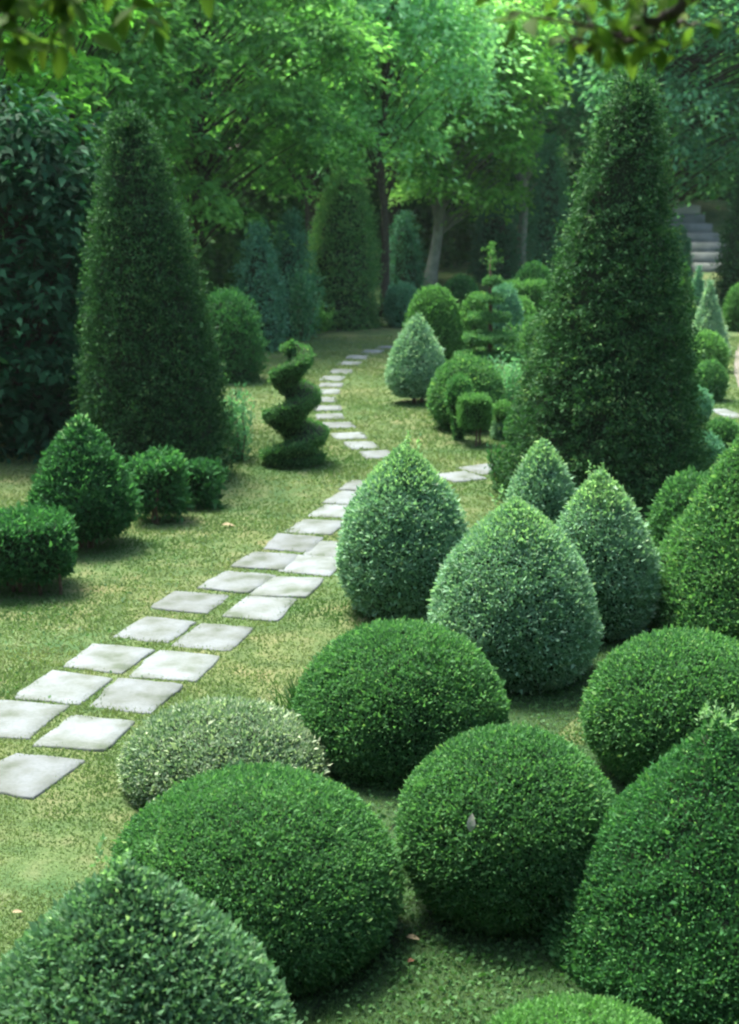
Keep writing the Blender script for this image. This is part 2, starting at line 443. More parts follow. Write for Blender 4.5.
# ------------------------------------------------------------------ the ground
def build_ground():
    xs = np.concatenate([[-120, -80, -50], np.linspace(-30, 30, 121), [50, 80, 120]])
    ys = np.concatenate([[-110, -60, -20], np.linspace(-4, 62, 133), [80, 100, 130]])
    X, Y = np.meshgrid(xs, ys); Z = ground_z(X, Y)
    v = np.stack([X, Y, Z], -1).reshape(-1, 3)
    nx, ny = len(xs), len(ys)
    i = np.arange(ny - 1)[:, None] * nx; j = np.arange(nx - 1)[None]
    q = np.stack([i + j, i + j + 1, i + nx + j + 1, i + nx + j], -1).reshape(-1, 4)
    m = Mesh(); m.add(v, q)
    tag(m.build('ground', M['ground'], smooth=True), kind='structure')
build_ground()

# gravel path at the far right
def gravel():
    cl = [(785, 430), (768, 400), (756, 372), (756, 350), (766, 330)]
    m = Mesh(); L, R = [], []
    for px, py in cl:
        g = on_ground(px, py); L.append((g[0] - .28, g[1], .008)); R.append((g[0] + .5, g[1], .008))
    L, R = np.array(L), np.array(R)
    t = np.linspace(0, 4, 24)
    ip = lambda A: np.stack([np.interp(t, range(5), A[:, k]) for k in range(3)], 1)
    A, B = ip(L), ip(R); A[:, 2] = ground_z(A[:, 0], A[:, 1]) + .01; B[:, 2] = ground_z(B[:, 0], B[:, 1]) + .01
    v = np.concatenate([A, B]); k = np.arange(23)
    m.add(v, np.stack([k, k + 24, k + 25, k + 1], 1))
    tag(m.build('gravel_path', M['gravel']), kind='structure')
gravel()

# soft air of the clearing: one closed box of even haze
def haze():
    m = Mesh(); a, b, c0, c1, z0, z1 = -124, 124, -114, 134, -1.2, 19.5
    v = [(x, y, z) for z in (z0, z1) for y in (c0, c1) for x in (a, b)]
    m.add(v, [(0, 2, 3, 1), (4, 5, 7, 6), (0, 1, 5, 4), (1, 3, 7, 5), (3, 2, 6, 7), (2, 0, 4, 6)])
    mt, n, out = new_mat('haze_air')
    p = n.nodes.new('ShaderNodeVolumePrincipled'); p.inputs['Color'].default_value = (.74, .98, .84, 1)
    p.inputs['Density'].default_value = HAZE
    p.inputs['Anisotropy'].default_value = .2
    n.links.new(p.outputs[0], out.inputs['Volume'])
    tag(m.build('haze', mt), kind='stuff')
HAZE = .0003
haze()

# mossy ground under the clipped domes, its colour darkened for the shade there
def bed():
    poly = np.array([on_ground(*p) for p in ((230, 1100), (300, 960), (330, 850), (345, 780), (420, 700), (520, 650), (600, 600), (660, 560), (760, 560), (900, 760), (1000, 1100))])
    cen = poly.mean(0); n = 140
    k = np.linspace(0, len(poly), n, endpoint=False); q = np.concatenate([poly, poly[:1]])
    o = np.stack([np.interp(k, np.arange(len(poly) + 1), q[:, i]) for i in (0, 1)], 1) + rng.normal(0, .02, (n, 2))
    rings = [cen + (o - cen) * f for f in np.linspace(1, .06, 12)]
    xy = np.concatenate(rings); v = np.column_stack([xy, ground_z(xy[:, 0], xy[:, 1]) + .004])
    m = Mesh(); j = np.arange(n)
    qd = np.concatenate([np.stack([a * n + j, a * n + (j + 1) % n, (a + 1) * n + (j + 1) % n, (a + 1) * n + j], 1) for a in range(11)])
    m.add(v, qd)
    tag(m.build('shaded_moss_bed', M['shaded_moss']), kind='structure')
M['shaded_moss'] = rough_mat('shaded_moss_and_soil', (.012, .030, .008), (.026, .066, .016), 26, bump=.8)
bed()

# ------------------------------------------------------------------ stepping stones
STONES = []
def stone(px, py, ang, w, l, label, group):
    g = on_ground(px, py)
    z = float(ground_z(*g))
    c = np.array([(-w / 2, -l / 2), (w / 2, -l / 2), (w / 2, l / 2), (-w / 2, l / 2)]) + rng.normal(0, .011, (4, 2))
    # chipped outline: every side broken into a few points
    out = []
    for k in range(4):
        a, b = c[k], c[(k + 1) % 4]
        for s in np.linspace(0, 1, 6)[:-1]:
            p = a * (1 - s) + b * s
            if s == 0: p = p * rng.uniform(.95, .995)
            out.append(p + rng.normal(0, .0045, 2))
    o = np.array(out); n = len(o)
    ca, sa = math.cos(ang), math.sin(ang)
    rot = lambda p: np.stack([p[:, 0] * ca - p[:, 1] * sa, p[:, 0] * sa + p[:, 1] * ca], 1)
    tilt = rng.normal(0, .01, 2)
    rings = []
    for s, h in ((1.0, -.05), (1.0, .000), (.965, .006), (.6, .009)):
        p = rot(o * s); rings.append(np.column_stack([p, h + p @ tilt]))
    v = np.concatenate(rings + [[[0, 0, .009]]])
    q = []
    for k in range(3):
        for j in range(n): q.append((k * n + j, k * n + (j + 1) % n, (k + 1) * n + (j + 1) % n, (k + 1) * n + j))
    t = [(3 * n + j, 3 * n + (j + 1) % n, 4 * n) for j in range(n)]
    m = Mesh(); m.add(v, q, t)
    ob = m.build('stepping_stone', M['stone']); ob.location = (g[0], g[1], z + .003)
    tag(ob, label, 'paving stone', group)
    STONES.append((g[0], g[1], ang, w, l))

LEFT = [(14, 722), (65, 690), (108, 660), (155, 630), (191, 603), (237, 583), (268, 563), (293, 545), (317, 528), (338, 512), (354, 499), (368, 487)]
RIGHT = [(24, 776), (85, 736), (135, 698), (176, 667), (216, 637), (259, 609), (287, 588), (313, 567), (334, 551)]
FAR = [(377, 456), (362, 446), (349, 436), (339, 425), (330, 416), (328, 408), (323, 400), (327, 392), (330, 385), (332, 378), (341, 371), (350, 363.5), (357, 357.5), (372, 352), (388, 347), (404, 343)]
ORD = ['first', 'second', 'third', 'fourth', 'fifth', 'sixth', 'seventh', 'eighth', 'ninth', 'tenth', 'eleventh', 'twelfth', 'thirteenth', 'fourteenth', 'fifteenth', 'sixteenth']
def lay(seq, labels, group, w, l):
    g = np.array([on_ground(*p) for p in seq]); d = np.gradient(g, axis=0)
    d = (d + np.roll(d, 1, 0) + np.roll(d, -1, 0)); d[0] = g[1] - g[0]; d[-1] = g[-1] - g[-2]
    for p, dd, lb in zip(seq, d, labels):
        a = math.atan2(dd[1], dd[0]) - math.pi / 2
        stone(p[0], p[1], a * .85 + rng.normal(0, .03), w * rng.uniform(.92, 1.08), l * rng.uniform(.93, 1.07), lb, group)
lay(LEFT, ['large pale slab cut by the photo edge, at the near end of the left-hand row' if k == 0 else
           'pale grey slab, %s from the near end of the left-hand path row' % ORD[k] for k in range(len(LEFT))], 'slabs of the double stepping stone path', .365, .43)
lay(RIGHT, ['pale slab lying nearest to the camera, at the near end of the right-hand row' if k == 0 else
            'whitish grey slab, %s from the near end of the right-hand path row' % ORD[k] for k in range(len(RIGHT))], 'slabs of the double stepping stone path', .36, .425)
lay(FAR, ['pale slab, %s from the near end of the single row curving behind the spiral shrub' % ORD[k] for k in range(len(FAR))], 'slabs of the far curving path', .29, .36)
stone(458, 478, -1.0, .34, .36, 'bright slab between two grey green cones, leading off to the tall yew', 'slabs of the side path')
stone(485, 469.5, -1.0, .34, .36, 'pale slab touching the foot of the tall right yew', 'slabs of the side path')
stone(727, 414, .2, .22, .6, 'flat cream slab at the edge of the gravel path beside clipped balls', 'slabs of the side path')

# ------------------------------------------------------------------ foreground and middle topiary
g1, g2 = 'clipped domes in the foreground', 'pointed grey green cones'
topiary('topiary_cone', 'blunt grey green cone in the near left corner, cut by the bottom edge', 'topiary', 131, 864, 1210, 168, P_cone(.8, .2, 1.85), 'greydark', leafpx=7.0, lean=0, tone0=.42, lobes=1.1, wild=8, shoots=60, sprig=.25, amp2=.03)
topiary('topiary_dome', 'broad bright green dome right behind the blunt near cone', 'topiary', 254, 766, 1004, 146, DOME, 'box', g1, leafpx=4.4)
topiary('topiary_dome', 'low pale grey cream speckled dome beside the stepping stones', 'topiary', 222, 700, 822, 105, FLATDOME, 'greydome', g1, leafpx=4.4, tone0=.64)
topiary('topiary_dome', 'mid green dome in front of the two foremost grey cones', 'topiary', 401, 621, 791, 106, DOME, 'box', g1, leafpx=4.0)
BALL_IN_FRONT = topiary('topiary_ball', 'round green ball with a pale dead leaf caught on its face', 'topiary', 509, 726, 940, 112, BALL, 'box', g1, leafpx=4.4)
topiary('topiary_cone', 'large dark green cone with ragged tip in the near right corner', 'topiary', 712, 716, 1036, 168, P_cone(1.0, .03, 1.42), 'boxdark', leafpx=4.8, wild=16, shoots=60, sprig=.1, tone0=.5, lobes=.8)
topiary('topiary_dome', 'yellowish green dome whose top just rises above the bottom edge', 'topiary', 580, 996, 1180, 118, DOME, 'boxlight', g1, leafpx=5.2, tone0=.4)
topiary('topiary_ball', 'green ball under the big right-hand cone, cut by the right edge', 'topiary', 684, 630, 800, 101, BALL, 'box', g1, leafpx=4.2, tone0=.46)
cn = dict(leafpx=4.0, stem=.035, wild=5, shoots=1100, tone0=.42)
topiary('topiary_cone', 'leftmost grey green cone, standing against the stepping stone path', 'topiary', 404, 446, 627, 67, CONE, 'grey', g2, **cn)
topiary('topiary_cone', 'foremost and widest grey green cone with yellowish tip', 'topiary', 514, 500, 698, 84, CONE, 'grey', g2, **cn)
topiary('topiary_cone', 'rightmost grey green cone, behind the widest one', 'topiary', 604, 472, 646, 56, CONE, 'grey', g2, lean=-8, **cn)
topiary('topiary_cone', 'smallest grey green cone, half hidden at the foot of the tall yew', 'topiary', 541, 440, 566, 38, CONE, 'grey', g2, leafpx=3.8, shoots=300, tone0=.46)
topiary('topiary_cone', 'tall fresh green cone cut by the right edge above a green ball', 'topiary', 756, 405, 658, 112, P_cone(.9, .1, 1.25), 'box', leafpx=4.2, tone0=.55, shoots=100)
topiary('topiary_ball', 'small plain green ball tucked behind the tall right-edge cone', 'topiary', 691, 472, 580, 43, BALL, 'box', leafpx=4.4)

# the two tall yews
RY = P_tab((0, .96), (.06, 1), (.25, .86), (.5, .63), (.75, .40), (.9, .255), (.97, .17), (1, 0))
LY = P_tab((0, .97), (.1, 1), (.3, .93), (.5, .8), (.7, .58), (.85, .39), (.95, .25), (.985, .17), (1, 0))
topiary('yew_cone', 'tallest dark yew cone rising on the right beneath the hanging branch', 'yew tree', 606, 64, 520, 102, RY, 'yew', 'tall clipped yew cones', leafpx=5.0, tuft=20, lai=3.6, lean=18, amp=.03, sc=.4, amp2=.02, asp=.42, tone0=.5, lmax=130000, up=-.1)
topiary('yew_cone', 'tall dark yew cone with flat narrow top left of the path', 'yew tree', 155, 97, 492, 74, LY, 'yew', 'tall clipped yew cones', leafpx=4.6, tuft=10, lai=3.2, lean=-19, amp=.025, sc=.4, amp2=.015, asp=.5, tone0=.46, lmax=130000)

# left border
topiary('topiary_cone', 'small blue green cone with rough leaves in the left border', 'topiary', 83, 413, 556, 54, P_cone(.72, .2, 1.75), 'boxdark', leafpx=4.6, stem=.10, tone0=.3, amp=.05, sc=.2, amp2=.03, lobes=.9, sprig=.1, shoots=30)

def box_prof_mesh(c, sx, sy, z0, z1, rot, amp=.02, n=9):
    """rounded, uneven block as (verts, tris)"""
    vs, ts, k = [], [], 0
    lin = np.linspace(-1, 1, n)
    U, V = np.meshgrid(lin, lin); U, V = U.ravel(), V.ravel(); O = np.ones_like(U)
    for a in ((U, V, O), (V, U, -O), (O, U, V), (-O, V, U), (V, O, U), (U, -O, V)):
        p = np.stack(a, 1)
        nrm = np.linalg.norm(p, ord=6, axis=1, keepdims=True); p = p / nrm
        p = p * [sx / 2, sy / 2, (z1 - z0) / 2]
        ca, sa = math.cos(rot), math.sin(rot)
        p = np.stack([p[:, 0] * ca - p[:, 1] * sa, p[:, 0] * sa + p[:, 1] * ca, p[:, 2] + (z0 + z1) / 2], 1)
        p = p + c
        p = p + unit(p - (c + [0, 0, (z0 + z1) / 2])) * amp * noise(p, .15)[:, None]
        i = np.arange(n - 1)[:, None] * n; j = np.arange(n - 1)[None]
        q = np.stack([i + j, i + j + 1, i + n + j + 1, i + n + j], -1).reshape(-1, 4) + k
        ts += [q[:, [0, 1, 2]], q[:, [0, 2, 3]]]; vs.append(p); k += len(p)
    v = np.concatenate(vs); t = np.concatenate(ts)
    # outward normals
    cc = c + [0, 0, (z0 + z1) / 2]
    nn = np.cross(v[t[:, 1]] - v[t[:, 0]], v[t[:, 2]] - v[t[:, 0]]); out = ((v[t].mean(1) - cc) * nn).sum(1) < 0
    t[out] = t[out][:, [0, 2, 1]]
    return v, t

def block(name, label, cat, px, py, sx, sy, z0, z1, rot, mat, leafpx=5.5, stems=6, group=None, amp=.025, sprig=.12, tone0=.45, dY=None, shoots=0, lobes=.7):
    g = on_ground(px, py); c = np.array([g[0], g[1], float(ground_z(*g))])
    pxm = F_PX / (c[1] + .4); L = max(.017, leafpx / pxm)
    root = thing(name, label, cat, c, group)
    v, t = box_prof_mesh(c, sx, sy, z0, z1, rot, amp)
    core = box_prof_mesh(c, sx - 2.2 * L, sy - 2.2 * L, z0 + L, z1 - 1.1 * L, rot, amp)
    m = Mesh(); clipped(m, v, t, core, L, sprig=sprig, tone0=tone0, lobes=lobes)
    m.build('foliage', [M[mat], M['twig']], root, c)
    if stems:
        for k in range(stems):
            s = Mesh()
            q = np.array([rng.uniform(-.42, .42) * sx, rng.uniform(-.42, .42) * sy])
            q = np.array([q[0] * math.cos(rot) - q[1] * math.sin(rot), q[0] * math.sin(rot) + q[1] * math.cos(rot)])
            tube(s, wobble(c + [q[0], q[1], -.03], c + [q[0] * 1.05, q[1] * 1.05, z0 + (z1 - z0) * .5], 5, .012), np.linspace(.013, .008, 5), 6)
            s.build('stem', M['stem'], root, c)
    FOOT.append((c[0], c[1], min(sx, sy) * .5))
    return root

block('box_hedge', 'clipped box hedge block with bare stems, cut by the left edge', 'hedge', 22, 588, .62, .56, .10, .47, .25, 'boxdark', stems=9, tone0=.36, leafpx=5)
block('box_hedge', 'low ragged green hedge stub beside the small blue green cone', 'hedge', 160, 521, .36, .34, .05, .47, .2, 'boxdark', stems=5, tone0=.4, amp=.06, sprig=.2)
block('box_hedge', 'brownish ragged hedge stub at the foot of the tall left yew', 'hedge', 197, 506, .32, .3, .04, .34, -.1, 'boxdark', stems=4, tone0=.25, amp=.06, sprig=.2)

# the spiral
def spiral(px, base, top, hw):
    g = on_ground(px, base); c = np.array([g[0], g[1] + .22, 0.]); c[2] = float(ground_z(c[0], c[1]))
    pxm = F_PX / (c[1] + .3); L = 4.6 / pxm
    H = (base - top) / pxm * 1.02; R = hw / pxm
    root = thing('spiral_shrub', 'clipped spiral shrub with three ribbon coils beside the curving path', 'topiary', c)
    nz, seg = 130, 84; pitch = H / 3.1
    def cut(k):
        t = np.linspace(0, 1, nz)[:, None]; th = np.linspace(0, 2 * np.pi, seg, endpoint=False)[None]
        z = t * H
        ph = (z / pitch - th / (2 * np.pi) + .02) % 1.0
        prof = np.interp(ph, [0, .08, .4, .64, .86, .92, 1], [.16, .2, .54, .95, 1.0, .75, .16])
        env = R * np.clip(1.22 - .68 * t, 0, 1.03) * np.interp(t, [0, .02, .06, .95, 1], [.75, .88, 1, 1, .3])
        prof = np.where(z < pitch * .35, np.maximum(prof, .93 - .5 * ss(pitch * .2, pitch * .38, z)), prof)
        r_ = env * prof - k
        p = np.stack([r_ * np.cos(th), r_ * np.sin(th), z + 0 * th], -1).reshape(-1, 3) + c
        p = p + .006 * noise(p, .08)[:, None] * np.array([1, 1, 1.])
        i = np.arange(nz - 1)[:, None] * seg; j = np.arange(seg)[None]; q = (j + 1) % seg
        q = np.stack([i + j, i + q, i + seg + q, i + seg + j], -1).reshape(-1, 4)
        return p, np.concatenate([q[:, [0, 1, 2]], q[:, [0, 2, 3]]])
    L = 2.6 / pxm
    m = Mesh(); v, tr = cut(L * .5)
    clipped(m, v, tr, cut(L * 1.5), L, tone0=.5, lobes=.3, sprig=.06)
    m.build('coil', [M['box'], M['twig']], root, c)
    s = Mesh(); tube(s, wobble(c + [0, 0, -.03], c + [0, 0, H - .06], 8, .004), np.linspace(.03, .012, 8), 8)
    s.build('trunk', M['stem'], root, c)
    # loose leading shoots above the last coil
    f = Mesh(); k = 40
    hz = rng.random(k); P = c + np.stack([rng.normal(0, .04, k) * (1.2 - hz), rng.normal(0, .04, k) * (1.2 - hz), H - .06 + hz * .07], 1)
    leaves(f, P, unit(P - (c + [0, 0, H - .1])), L * 1.3, asp=.4, up=.6, tone=np.clip(rng.normal(.4, .2, k), 0, 1))
    f.build('tip_leaves', M['box'], root, c)
    FOOT.append((c[0], c[1], R))
spiral(293, 469, 350, 35)

# ------------------------------------------------------------------ background topiary
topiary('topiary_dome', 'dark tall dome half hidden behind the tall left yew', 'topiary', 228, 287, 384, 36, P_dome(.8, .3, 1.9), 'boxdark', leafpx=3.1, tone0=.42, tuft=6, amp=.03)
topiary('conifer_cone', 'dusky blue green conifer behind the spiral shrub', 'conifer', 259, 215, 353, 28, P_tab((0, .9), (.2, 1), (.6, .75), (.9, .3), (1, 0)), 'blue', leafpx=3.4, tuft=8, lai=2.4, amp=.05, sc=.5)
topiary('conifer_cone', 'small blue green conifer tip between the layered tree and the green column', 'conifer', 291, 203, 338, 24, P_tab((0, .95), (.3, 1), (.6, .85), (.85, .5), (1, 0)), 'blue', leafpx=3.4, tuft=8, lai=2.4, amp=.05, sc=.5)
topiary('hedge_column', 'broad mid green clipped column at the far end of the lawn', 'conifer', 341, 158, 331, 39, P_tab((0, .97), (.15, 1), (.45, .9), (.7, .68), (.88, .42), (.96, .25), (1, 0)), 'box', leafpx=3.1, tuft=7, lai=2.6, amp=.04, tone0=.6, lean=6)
topiary('topiary_ball', 'blue green ball beside the far green column, right at the wood edge', 'topiary', 402, 282, 328, 19, BALL, 'blue', leafpx=2.4, tone0=.6)
topiary('topiary_dome', 'tall bright dome behind the small grey far cone', 'topiary', 433, 285, 384, 33, P_dome(.9, .25, 2.0), 'boxlight', leafpx=2.6, tone0=.3)
topiary('topiary_cone', 'small grey cone alone on the far lawn with bare foot', 'topiary', 417, 312, 406, 31, P_cone(.7, .22, 1.7), 'grey', leafpx=2.7, stem=.09, tone0=.52, shoots=20)
topiary('topiary_ball', 'big green ball with a little cube and knob in front', 'topiary', 467, 356, 432, 39, BALL, 'box', leafpx=2.7, tone0=.5)
topiary('topiary_ball', 'little round knob in front of the big far ball', 'topiary', 459, 374, 441, 15, P_tab((0, .35), (.35, .5), (.6, .95), (.75, 1), (.9, .75), (1, 0)), 'boxdark', leafpx=2.4, tone0=.6)
block('topiary_cube', 'little clipped cube before the big far ball', 'topiary', 474, 445, .31, .28, .17, .47, .05, 'boxlight', leafpx=2.6, stems=2, amp=.008, sprig=.03, tone0=.35, lobes=.3)
topiary('topiary_dome', 'far low dome between the tall bright dome and the tiered shrub', 'topiary', 461, 275, 322, 20, DOME, 'boxdark', leafpx=2.4, tone0=.5)
topiary('topiary_dome', 'far rounded green dome touching the left side of the tall right yew', 'topiary', 533, 262, 318, 22, DOME, 'boxdark', leafpx=2.4, tone0=.55)
topiary('topiary_dome', 'blue green dome just right of the tiered shrub', 'topiary', 503, 283, 362, 20, P_dome(.95, .3, 2.4), 'blue', leafpx=2.6, tone0=.6)
topiary('topiary_dome', 'bright green upright dome just left of the tiered shrub', 'topiary', 474, 292, 378, 19, P_dome(.95, .25, 2.2), 'boxlight', leafpx=2.6, tone0=.32)
block('box_hedge', 'pale far hedge block left of the tall right yew', 'hedge', 529, 342, .95, .6, .02, .86, 0, 'boxlight', leafpx=2.7, stems=0, amp=.04, tone0=.35)

topiary('topiary_ball', 'light green ball just behind the blue green dome near the yew', 'topiary', 519, 296, 352, 19, BALL, 'boxlight', leafpx=2.6, tone0=.4)
topiary('topiary_ball', 'mid green ball half hidden behind the left flank of the tall right yew', 'topiary', 540, 314, 372, 20, BALL, 'box', leafpx=2.6, tone0=.5)
topiary('topiary_ball', 'dark low ball touching the left side of the tall right yew foot', 'topiary', 522, 402, 448, 17, DOME, 'boxdark', leafpx=2.8, tone0=.5)

def ball_on_cube(px, base, hw):
    g = on_ground(px, base); c = np.array([g[0], g[1] + .1, 0.]); pxm = F_PX / (c[1] + .4); L = 2.5 / pxm; w = 2 * hw / pxm
    root = thing('ball_on_cube', 'tiny ball topiary sitting on a pale clipped cube by the yew', 'topiary', c)
    v, t = box_prof_mesh(c, w, w, 0.01, .17, .1, .006); co = box_prof_mesh(c, w - 2 * L, w - 2 * L, .02, .14, .1, .006)
    m = Mesh(); clipped(m, v, t, co, L, tone0=.4); m.build('cube', [M['grey'], M['twig']], root, c)
    v, t = revolve(BALL, w * .56, .2, c + [0, 0, .17]); co = revolve(BALL, w * .56, .2, c + [0, 0, .17], inset=.25)
    m = Mesh(); clipped(m, v, t, co, L, tone0=.45); m.build('ball', [M['boxlight'], M['twig']], root, c)
    FOOT.append((c[0], c[1], w * .5))
ball_on_cube(503, 441, 10)

def tiered(px, base, top):
    Y = on_ground(px, base)[1]; c = np.array([at(px, base, Y)[0], Y, 0.]); pxm = F_PX / (Y + .4); L = 2.7 / pxm
    root = thing('tiered_shrub', 'tiered shrub of stacked clipped discs with wispy top', 'topiary', c)
    H = (base - top) / pxm
    for h, w in ((.22, 34), (.36, 28), (.5, 21), (.63, 15), (.75, 10)):
        R = w / pxm; hh = H * .056
        pr = P_tab((0, .1), (.12, .85), (.3, 1), (.55, .9), (.8, .6), (1, 0))
        cc = c + [rng.normal(0, .02), rng.normal(0, .02), H * h - hh * .3]
        v, t = revolve(pr, R, hh, cc, amp=.08, sc=.15); co = revolve(pr, R, hh, cc, amp=.08, sc=.15, inset=.25)
        m = Mesh(); clipped(m, v, t, co, L, tone0=.5, sprig=.12); m.build('tier', [M['box'], M['twig']], root, c)
    s = Mesh(); tube(s, wobble(c + [0, 0, -.03], c + [0, 0, H * .93], 8, .01), np.linspace(.04, .01, 8), 8)
    s.build('trunk', M['stem'], root, c)
    f = Mesh(); k = 260
    hz = rng.random(k) ** .8; a = rng.integers(0, 4, k) * 1.57 + rng.normal(0, .2, k)
    rr = np.where((hz > .3) & (hz < .45) | (hz > .7) & (hz < .82), rng.uniform(0, .13, k), rng.uniform(0, .05, k))
    P = c + np.stack([np.cos(a) * rr, np.sin(a) * rr, H * (.82 + .2 * hz)], 1)
    leaves(f, P, unit(P - (c + [0, 0, H * .75])), L * 1.1, asp=.4, up=.5, tone=np.clip(rng.normal(.5, .2, k), 0, 1))
    f.build('tip_leaves', M['boxlight'], root, c)
    FOOT.append((c[0], c[1], .3))
tiered(489, 388, 250)

# right, behind the tall yew
topiary('topiary_cone', 'dark green small dome at the foot of the grey steps', 'topiary', 677, 225, 300, 15, P_dome(.9, .3, 2), 'blue', leafpx=2.6, tone0=.5)
topiary('topiary_cone', 'plain bright green spire beside the pale net-like cone', 'topiary', 683, 262, 352, 17, SLIM, 'boxlight', leafpx=2.4, tone0=.2)
topiary('topiary_cone', 'grey green spire between the plain bright spire and the steps', 'topiary', 697, 264, 340, 14, SLIM, 'blue', leafpx=2.4, tone0=.75)
topiary('topiary_cone', 'pale straight-sided cone below the grey steps', 'topiary', 708, 278, 358, 23, P_tab((0, .95), (.06, 1), (.5, .55), (.93, .1), (1, 0)), 'grey', leafpx=2.4, tone0=.6)
topiary('topiary_ball', 'yellowish flat ball right in front of the pale straight cone', 'topiary', 705, 331, 374, 23, DOME, 'boxlight', leafpx=2.6, tone0=.55)
topiary('topiary_ball', 'round mid green ball, second of the stack beside the yew', 'topiary', 709, 360, 402, 19, BALL, 'box', leafpx=2.6, tone0=.5)
topiary('topiary_ball', 'blue green ball pressed against the right flank of the yew', 'topiary', 694, 386, 424, 19, BALL, 'blue', leafpx=2.6, tone0=.6)
topiary('topiary_ball', 'flattened green ball near the cream slab beside the yew', 'topiary', 722, 417, 452, 20, DOME, 'box', leafpx=2.7, tone0=.45)
topiary('topiary_ball', 'lowest blue green ball between the yew and the tall edge cone', 'topiary', 702, 432, 478, 24, DOME, 'blue', leafpx=2.7, tone0=.5)
topiary('topiary_ball', 'far green ball at the right edge under the dark edge conifer', 'topiary', 739, 284, 332, 16, BALL, 'boxlight', leafpx=2.4, tone0=.3)
topiary('conifer_cone', 'dark conifer cut by the right edge next to the grey steps', 'conifer', 743, 150, 312, 29, P_tab((0, .95), (.08, 1), (.5, .68), (.85, .35), (.95, .2), (1, 0)), 'yew', leafpx=3.0, tuft=7, lai=2.4, amp=.03, tone0=.4)
topiary('topiary_ball', 'small far ball on the bank beside the top of the steps', 'topiary', 697, 200, 232, 11, BALL, 'bluetree', leafpx=2.3, tone0=.4)
topiary('conifer_cone', 'slender blue green far conifer left of the tall right yew', 'conifer', 549, 130, 296, 25, P_tab((0, .96), (.1, 1), (.5, .72), (.85, .42), (.96, .3), (1, 0)), 'blue', leafpx=3.0, tuft=7, lai=2.4, amp=.03, tone0=.4)
topiary('conifer_cone', 'broad dark far conifer behind the tiered shrub', 'conifer', 496, 190, 284, 24, P_tab((0, .98), (.1, 1), (.6, .9), (.85, .7), (1, 0)), 'blue', leafpx=3.0, tuft=7, lai=2.4, amp=.06, tone0=.3)
topiary('conifer_cone', 'dark narrow conifer right of the broad green column', 'conifer', 405, 205, 300, 20, P_tab((0, .98), (.1, 1), (.6, .8), (.85, .5), (1, 0)), 'blue', leafpx=3.0, tuft=7, lai=2.4, amp=.06, tone0=.25)

# loose shrubs and tufts
def loose_shrub(name, label, cat, px, base, h, w, mat, n=900, leafpx=5, asp=.4, nst=9, tone0=.45):
    g = on_ground(px, base); c = np.array([g[0], g[1] + w * .4, 0.]); c[2] = float(ground_z(c[0], c[1]))
    pxm = F_PX / (c[1] + .4); L = leafpx / pxm
    root = thing(name, label, cat, c)
    s, f = Mesh(), Mesh(); PP, NN = [], []
    for k in range(nst):
        a = rng.uniform(0, 6.28); q = rng.uniform(.2, 1) * w * .5
        tip = c + [q * math.cos(a), q * math.sin(a), h * rng.uniform(.6, 1)]
        pts = wobble(c + [q * .25 * math.cos(a), q * .25 * math.sin(a), -.02], tip, 7, .015)
        tube(s, pts, np.linspace(.009, .003, 7), 5)
        u = rng.random(n // nst) ** .7
        P = np.stack([np.interp(u, np.linspace(0, 1, 7), pts[:, i]) for i in range(3)], 1)
        PP.append(P + rng.normal(0, .04 * w / .4, P.shape)); NN.append(unit(P - c + rng.normal(0, .1, P.shape)))
    P = np.concatenate(PP); P[:, 2] = np.maximum(P[:, 2], c[2] + .01)
    leaves(f, P, np.concatenate(NN), L, asp=asp, up=.3, rnd=1, tone=np.clip(rng.normal(tone0, .22, len(P)), 0, 1))
    f.build('foliage', M[mat], root, c); s.build('stem', M['stem'], root, c)
    FOOT.append((c[0], c[1], w * .35))
loose_shrub('leafy_shrub', 'loose light green shrub between the left yew and the spiral', 'shrub', 238, 462, .62, .42, 'bluetree', n=1500, leafpx=5)
loose_shrub('leafy_shrub', 'wispy shrub rising behind the top of the spiral', 'shrub', 300, 342, 1.1, .62, 'bluetree', n=1700, leafpx=4.5, tone0=.5)
loose_shrub('leafy_shrub', 'small dark low shrub right of the spiral behind the lawn', 'shrub', 316, 334, .45, .5, 'layer', n=900, leafpx=4.5)
loose_shrub('leafy_shrub', 'dark shrub at the left foot of the tall right yew', 'shrub', 502, 492, .35, .22, 'boxdark', n=900, leafpx=4.5)
loose_shrub('leafy_shrub', 'low grey green shrub between the big far ball and the yew', 'shrub', 507, 408, .5, .5, 'bluetree', n=1200, leafpx=4.2, tone0=.6)
loose_shrub('leafy_shrub', 'drooping bushy branch mass right of the tiered shrub', 'shrub', 520, 372, .62, .6, 'box', n=1600, leafpx=4.2)

def grass_tuft(px, base, h, n, label):
    g = on_ground(px, base); c = np.array([g[0], g[1], float(ground_z(*g))]); m = Mesh()
    a = rng.uniform(0, 6.28, n); ln = rng.uniform(.1, .75, n)
    P = c + np.stack([rng.normal(0, .025, n), rng.normal(0, .025, n), np.zeros(n)], 1)
    d = unit(np.stack([np.cos(a) * ln, np.sin(a) * ln, np.ones(n)], 1)); s = unit(np.cross(d, rng.normal(0, 1, (n, 3)))) * .004
    hh = (h * rng.uniform(.6, 1, n))[:, None]
    mid = P + d * hh * .55; tip = P + d * hh + np.array([0, 0, -1]) * hh * .25 * ln[:, None] ** 2 + np.stack([np.cos(a), np.sin(a), 0 * a], 1) * hh * .15
    v = np.stack([P - s, P + s, mid + s * .8, mid - s * .8, tip], 1).reshape(-1, 3); k = np.arange(n)[:, None] * 5
    m.add(v, k + [[0, 1, 2, 3]], k + [[3, 2, 4]], a=.25)
    tag(m.build('grass_tuft', M['clover'], origin=c), label, 'grass tuft')
grass_tuft(296, 712, .22, 90, 'tall fine grass tuft at the left side of a green dome')

